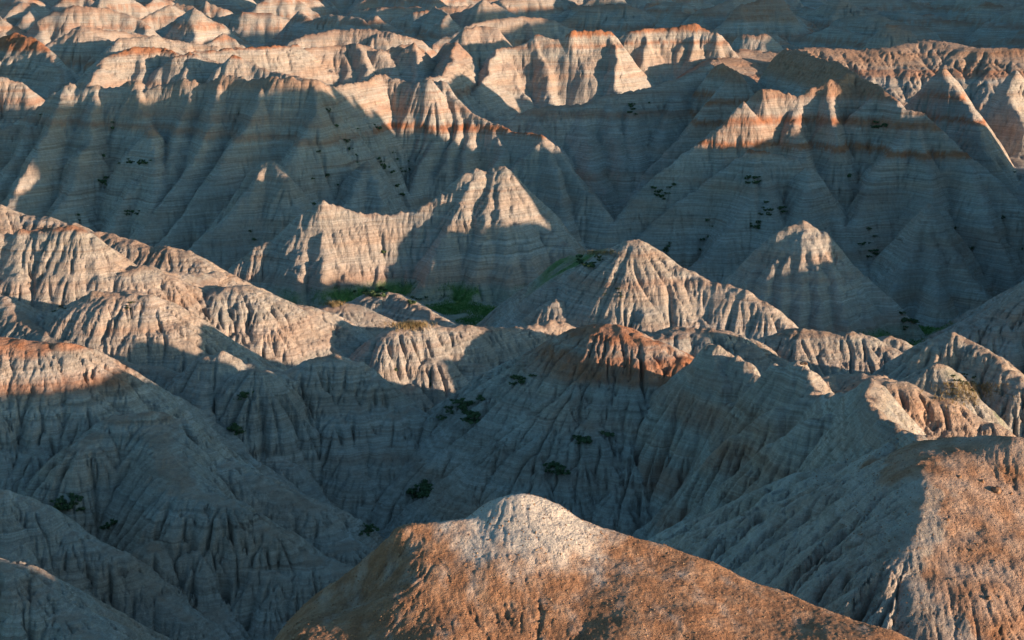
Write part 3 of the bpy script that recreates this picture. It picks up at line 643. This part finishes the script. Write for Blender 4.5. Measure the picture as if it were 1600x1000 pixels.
M_LEAF = simple_mat('juniper_green', [(.3, (.045, .080, .035)), (.5, (.080, .120, .052)), (.7, (.14, .17, .08))], 1.6)
M_SAGE = simple_mat('sage_green', [(.3, (.045, .060, .030)), (.5, (.075, .095, .045)), (.7, (.13, .14, .075))], 1.6)
M_WOOD = simple_mat('grey_bark', [(.3, (.05, .038, .028)), (.7, (.12, .095, .07))], 6)
M_DRY = simple_mat('dry_grass_straw', [(.3, (.20, .13, .055)), (.5, (.34, .235, .11)), (.7, (.46, .35, .18))], 2)
M_GRASS = simple_mat('meadow_green', [(.3, (.05, .11, .025)), (.5, (.09, .19, .045)), (.7, (.18, .24, .08))], .25)
M_ROCK = simple_mat('brown_stone', [(.3, (.17, .085, .045)), (.5, (.28, .15, .085)), (.7, (.40, .27, .17))], 2.5, .9, .6)
M_CAP = simple_mat('pale_caprock', [(.3, (.30, .20, .14)), (.7, (.46, .36, .27))], 2.5, .9, .6)
def mesh_obj(name, v, f, mat, parent=None, smooth=False):
    me = bpy.data.meshes.new(name); me.from_pydata([tuple(map(float, p)) for p in v], [], f); me.update()
    if smooth: me.polygons.foreach_set('use_smooth', np.ones(len(me.polygons), bool))
    me.materials.append(mat); o = bpy.data.objects.new(name, me); scene.collection.objects.link(o); o.parent = parent; return o
def leaves(n, rx, rz, size, zc, lobes):
    v = []; f = []
    L = [(prn.randn(3) * (.5 * rx, .5 * rx, .28 * rz), .45 + .4 * prn.rand()) for _ in range(lobes)]
    for _ in range(n):
        c, r = L[prn.randint(lobes)]; d = prn.randn(3); d /= np.linalg.norm(d); k = prn.rand() ** .45
        p = c + d * k * r * np.array((rx, rx, rz)) * .62; p[2] = abs(p[2] + zc) if p[2] + zc < .02 else p[2] + zc
        a = prn.randn(3); a /= np.linalg.norm(a); b = np.cross(a, d); b /= np.linalg.norm(b) + 1e-6; s = size * (.6 + .8 * prn.rand()); i = len(v)
        v += [p - a * s, p + b * s * .55, p + a * s, p - b * s * .55]; f.append((i, i + 1, i + 2, i + 3))
    return v, f
def stems(n, h, r, spread):
    v = []; f = []
    for k in range(n):
        a = 6.283 * k / n + prn.rand(); tip = np.array((math.cos(a) * spread, math.sin(a) * spread, h * (.7 + .4 * prn.rand()))); mid = tip * .5 + prn.randn(3) * .06
        for q, (p0, p1, r0, r1) in enumerate(((np.zeros(3) - (0, 0, .25), mid, r, r * .7), (mid, tip, r * .7, r * .3))):
            i = len(v)
            for p, rr in ((p0, r0), (p1, r1)):
                for m in range(5): v.append((p[0] + math.cos(m * 1.2566) * rr, p[1] + math.sin(m * 1.2566) * rr, p[2]))
            for m in range(5): f.append((i + m, i + (m + 1) % 5, i + 5 + (m + 1) % 5, i + 5 + m))
    return v, f
def make_shrub(mat, n, rx, rz, size, lobes, nst):
    r = bpy.data.objects.new('shrub', None); scene.collection.objects.link(r)
    mesh_obj('foliage', *leaves(n, rx, rz, size, rz * .75, lobes), mat, r); mesh_obj('stem', *stems(nst, rz * 1.1, .05, rx * .45), M_WOOD, r)
    return r
def copy_thing(o, name=None):
    c = o.copy(); scene.collection.objects.link(c)
    for ch in o.children: d = ch.copy(); scene.collection.objects.link(d); d.parent = c
    return c
BIG = [make_shrub(M_LEAF, 900, 1.1, .85, .13, 7, 5), make_shrub(M_LEAF, 1100, 1.3, .7, .13, 9, 6), make_shrub(M_SAGE, 700, .9, .55, .12, 6, 5)]
SMALL = [mesh_obj('small_shrub', *leaves(160, .62, .42, .13, .3, 5), m) for m in (M_LEAF, M_SAGE, M_LEAF)]
used = set(); PLACED = []
def put(src, spot, sc, label, cat, group=None):
    key = src.name; o = src if key not in used else copy_thing(src); used.add(key)
    o.location = spot; o.rotation_euler = (0, 0, prn.rand() * 6.28); o.scale = (sc * (.85 + .3 * prn.rand()), sc * (.85 + .3 * prn.rand()), sc * (.8 + .35 * prn.rand()))
    o['label'] = label; o['category'] = cat
    if group: o['group'] = group
    PLACED.append(spot); return o
def on_ground(x, y, sink=.08): return (float(x), float(y), float(ground_z(x, y)[0]) - sink)
# clumps: (column, row, half width, half height in the photograph, how many, scale, label, group)
CL = [(722,650,26,22,16,1.0,'dark green shrub in the thicket filling the gully below the grass tufted hill','shrubs of the central thicket'),
 (815,597,14,9,6,.8,'dark green shrub in the narrow gully between the tufted hill and the orange capped cone','shrubs in the gully beside the orange cone'),
 (660,772,26,14,9,1.0,'dark green shrub on the floor of the deep valley behind the front hilltop','shrubs on the valley floor'),
 (572,830,12,9,4,.9,'dark green shrub where the lower left spur meets the valley floor','shrubs at the foot of the lower left spur'),
 (912,686,22,10,8,.8,'shrub in the slanting green strip on the shaded slope below the orange cone','shrubs of the upper slanting strip'),
 (862,735,20,12,7,.8,'shrub in the low slanting strip behind the pale tip of the front hill','shrubs of the lower slanting strip'),
 (380,622,13,10,5,.8,'shrub high on the shaded flank of the bright tipped cone','shrubs high on the bright tipped cone'),
 (368,676,12,8,4,.8,'shrub halfway down the shaded flank of the bright tipped cone','shrubs halfway down the bright tipped cone'),
 (110,785,26,12,6,.8,'shrub in the dark hollow left of the rounded lower left hill','shrubs in the lower left hollow'),
 (172,826,14,8,4,.8,'shrub at the end of the dark hollow in the lower left','shrubs at the hollow end'),
 (1176,284,12,5,7,1.2,'rounded shrub perched on the shoulder of the huge banded hill','shrubs on the banded hill shoulder'),
 (1205,330,22,14,10,1.1,'shrub in the long green gully running down the huge banded hill','shrubs of the long gully'),
 (1180,352,12,10,6,1.1,'shrub near the lower end of the long green gully','shrubs low in the long gully'),
 (1035,305,22,14,9,1.1,'shrub on the shaded slope left of the huge banded hill','shrubs left of the banded hill'),
 (990,172,14,10,6,1.4,'shrub in the dark hollow under the far sunlit butte','shrubs under the far butte'),
 (1375,195,18,8,6,1.4,'shrub in the hollow left of the red topped shoulder','shrubs beside the red topped shoulder'),
 (1360,385,14,22,8,1.1,'shrub in the dark valley behind the tall fluted cone','shrubs behind the fluted cone'),
 (208,256,26,4,9,1.2,'shrub in the level row crossing the long shaded escarpment','shrubs in the level row'),
 (158,284,16,6,5,1.2,'shrub left of the level row on the shaded escarpment','shrubs left of the level row'),
 (205,338,12,8,5,1.2,'shrub low on the shaded escarpment above the left bluff','shrubs low on the escarpment'),
 (585,458,26,7,10,1.0,'bright edged shrub lining the back of the green meadow','shrubs lining the meadow'),
 (650,470,18,6,5,.9,'shrub standing in the meadow before the domes','shrubs in the meadow'),
 (925,410,26,12,9,.9,'shrub on the green slope left of the pale pyramid peak','shrubs on the green slope'),
 (1430,505,22,12,8,1.0,'shrub around the green patch beneath the shaded pyramid slope','shrubs round the right green patch'),
 (1515,600,26,16,12,.6,'dry sage bush in the tufted hollow of the right knoll','sage bushes on the right knoll'),
 (205,480,20,9,5,.5,'sage bush in the shadowed cleft of the sunlit fluted lobe','sage bushes in the lobe cleft'),
 (95,485,12,6,4,.5,'sage bush under the sunlit left bluff','sage bushes under the bluff'),
 (962,455,16,12,5,.6,'sage bush in a cleft of the sunlit pale pyramid','sage bushes on the pale pyramid')]
for px, py, w, h, n, sc, lab, grpn in CL:
    for k in range(n):
        s_ = seen_ground(px + prn.randn() * w * .55, py + prn.randn() * h * .55)
        if s_ is None or abs(s_[1]) < 100: continue
        src = BIG[2] if 'sage' in lab else BIG[prn.randint(2)]
        put(src, on_ground(s_[0], s_[1]), sc * (.38 + .45 * prn.rand()), lab, 'shrub', grpn)
# small shrubs dotted where water runs: in the cuts of the shaded slopes
ZONES = [((0,170,640,400),55,'massif','small dark shrub dotting the gullies of the long shaded escarpment','small shrubs on the escarpment'),
 ((450,390,900,465),48,'midhill','small dark shrub dotting the foot of the twin peaked hill behind the meadow','small shrubs at the twin peaked hill'),
 ((860,240,1330,430),46,'bigright','small dark shrub dotting the gullies of the huge banded hill','small shrubs on the banded hill'),
 ((1320,260,1600,480),40,'farright','small dark shrub dotting the great shaded pyramid slope on the right','small shrubs on the pyramid slope'),
 ((1150,440,1420,510),16,'rightcone','small dark shrub dotting the base of the tall fluted cone','small shrubs at the fluted cone'),
 ((560,560,860,700),22,'knobhill','small dark shrub dotting the shaded side of the tufted hill','small shrubs on the tufted hill')]
for (a, b, c, d), n, own_, lab, grpn in ZONES:
    got = 0
    for _ in range(n * 14):
        if got >= n: break
        s_ = seen_ground(a + prn.rand() * (c - a), b + prn.rand() * (d - b))
        if s_ is None: continue
        if ground_z(s_[0], s_[1], EROS)[0] > -.75 or OWN[int(round(float(ground_z(s_[0], s_[1], OWNR.astype(float))[0])))] != own_: continue
        put(SMALL[prn.randint(3)], on_ground(s_[0], s_[1], .05), (.55 + .8 * prn.rand()) * (1.5 if s_[1] > 420 else 1.1), lab, 'shrub', grpn); got += 1
# grass: the meadow and the dry tufts on crests (nobody could count the blades)
def blades(name, pts, h, w, mat, label):
    v = []; f = []
    for x, y in pts:
        z = float(ground_z(x, y)[0]) - .03
        for _ in range(3):
            a = prn.rand() * 6.28; c, s = math.cos(a), math.sin(a); hh = h * (.5 + prn.rand()); lx, ly = prn.randn(2) * hh * .35; i = len(v)
            v += [(x - c * w, y - s * w, z), (x + c * w, y + s * w, z), (x + lx, y + ly, z + hh)]; f.append((i, i + 1, i + 2))
    o = mesh_obj(name, v, f, mat); o['kind'] = 'stuff'; o['label'] = label; o['category'] = 'grass'; return o
mp = []
for (px, py, Y, rx, ry) in ((640,480,366,34,22),(740,490,352,14,24),(1450,530,334,20,24)):
    c = place(px, py, Y)
    for _ in range(int(rx * ry * 14)):
        x, y = c[0] + prn.randn() * rx * .5, c[1] + prn.randn() * ry * .5
        if noise(np.array([x / 9]), np.array([y / 9]), 95)[0] > -.25: mp.append((x, y))
mp = np.array(mp); mp = mp[(ground_z(mp[:, 0], mp[:, 1]) < 3.4)]
blades('grass', mp, .38, .05, M_GRASS, 'short green grass covering the valley meadow patches')
def tuft(px, py, w, h, n, hh, lab):
    pts = []
    for _ in range(n):
        s_ = seen_ground(px + prn.randn() * w, py + abs(prn.randn()) * h)
        if s_: pts.append((s_[0], s_[1]))
    if pts: blades('dry_grass', pts, hh, .035, M_DRY, lab)
tuft(640, 506, 16, 5, 500, .65, 'dry straw coloured grass on the crown of the tufted hill')
tuft(522, 474, 9, 3, 240, .55, 'dry grass tuft catching the sun on the grey dome by the meadow')
tuft(935, 394, 13, 3, 260, .6, 'dry grass along the top edge of the green slope')
tuft(1515, 600, 26, 16, 900, .4, 'dry brown grass in the hollow of the right knoll')
# stones
def stone(r, seed, flat=.7):
    q = np.random.RandomState(seed); import bmesh
    bm = bmesh.new(); bmesh.ops.create_icosphere(bm, subdivisions=2, radius=1)
    ax = q.randn(7, 3); ax /= np.linalg.norm(ax, axis=1)[:, None]; cut = .55 + .35 * q.rand(7)
    v = []
    for p in bm.verts:
        c = np.array(p.co)
        for a, k in zip(ax, cut):
            d = c @ a
            if d > k: c = c - a * (d - k)
        v.append(c * (1, .8, flat) * r * (1 + .05 * q.randn()))
    f = [tuple(x.index for x in fc.verts) for fc in bm.faces]; bm.free(); return v, f
ROCKS = [mesh_obj('rock', *stone(.16, k), M_ROCK) for k in range(5)]
ROCK_AT = [(1555,762,3.2,'largest reddish boulder resting on the brown slope near the right edge'),
 (1535,752,1.6,'squat stone just left of the reddish boulder'),(1580,772,1.3,'small stone just right of the reddish boulder'),
 (1256,567,3.6,'flat dark caprock perched on the tip of the pinnacle'),(1500,745,1.3,'lone stone on the sunlit brown slope left of the reddish boulder'),
 (1480,812,1.4,'stone in the hollow below the sunlit brown slope'),(1545,935,1.6,'stone on the small knob at the bottom right'),(1490,905,1.2,'stone beside the dark hollow at the bottom right')]
for i, (px, py, sc, lab) in enumerate(ROCK_AT):
    s_ = seen_ground(px, py + (4 if sc > 2 else 0))
    if s_:
        o = put(ROCKS[i % 5], on_ground(s_[0], s_[1], .02), sc, lab, 'rock')
        if 'caprock' in lab: o.scale = (3.4, 3.0, 1.6); o.location.z = float(ground_z(s_[0], s_[1])[0]) + .12
k = 0
for _ in range(400):
    if k >= 60: break
    s_ = seen_ground(1430 + prn.rand() * 170, 690 + prn.rand() * 300)
    if s_ is None or s_[1] > 135: continue
    put(ROCKS[prn.randint(5)], on_ground(s_[0], s_[1], .02), .35 + .7 * prn.rand() ** 2, 'small loose stone scattered on the brown slope at the right edge', 'rock', 'loose stones on the right slope'); k += 1
k = 0
for _ in range(400):
    if k >= 40: break
    s_ = seen_ground(640 + prn.rand() * 620, 830 + prn.rand() * 160)
    if s_ is None or s_[1] > 88: continue
    put(ROCKS[prn.randint(5)], on_ground(s_[0], s_[1], .01), .2 + .3 * prn.rand() ** 2, 'little stone scattered on the brown front hilltop', 'rock', 'little stones on the front hilltop'); k += 1
gv = []; gf = []
cube = [(-1,-1,-.4),(1,-1,-.5),(1,1,-.4),(-1,1,-.5),(-.7,-.6,.6),(.6,-.7,.5),(.7,.6,.6),(-.6,.7,.5)]
cf = [(0,3,2,1),(4,5,6,7),(0,1,5,4),(1,2,6,5),(2,3,7,6),(3,0,4,7)]
gx_ = np.concatenate([-14 + 34 * prn.rand(10000), 26 + 16 * prn.rand(9000)]); gy_ = np.concatenate([64 + 22 * prn.rand(10000), 92 + 44 * prn.rand(9000)]); gz_ = ground_z(gx_, gy_)
for x, y, z in zip(gx_, gy_, gz_):
    r = .014 + .05 * prn.rand() ** 5; a = prn.rand() * 6.28; c, s = math.cos(a) * r, math.sin(a) * r; i = len(gv)
    gv += [(x + p * c - q * s, y + p * s + q * c, z + t * r) for p, q, t in cube]; gf += [tuple(i + m for m in fc) for fc in cf]
o = mesh_obj('gravel', gv, gf, M_ROCK); o['kind'] = 'stuff'; o['label'] = 'fine loose gravel strewn over the brown foreground soil'; o['category'] = 'gravel'
for src in BIG + SMALL + ROCKS:
    if src.name not in used:
        for ch in list(src.children): bpy.data.objects.remove(ch)
        bpy.data.objects.remove(src)
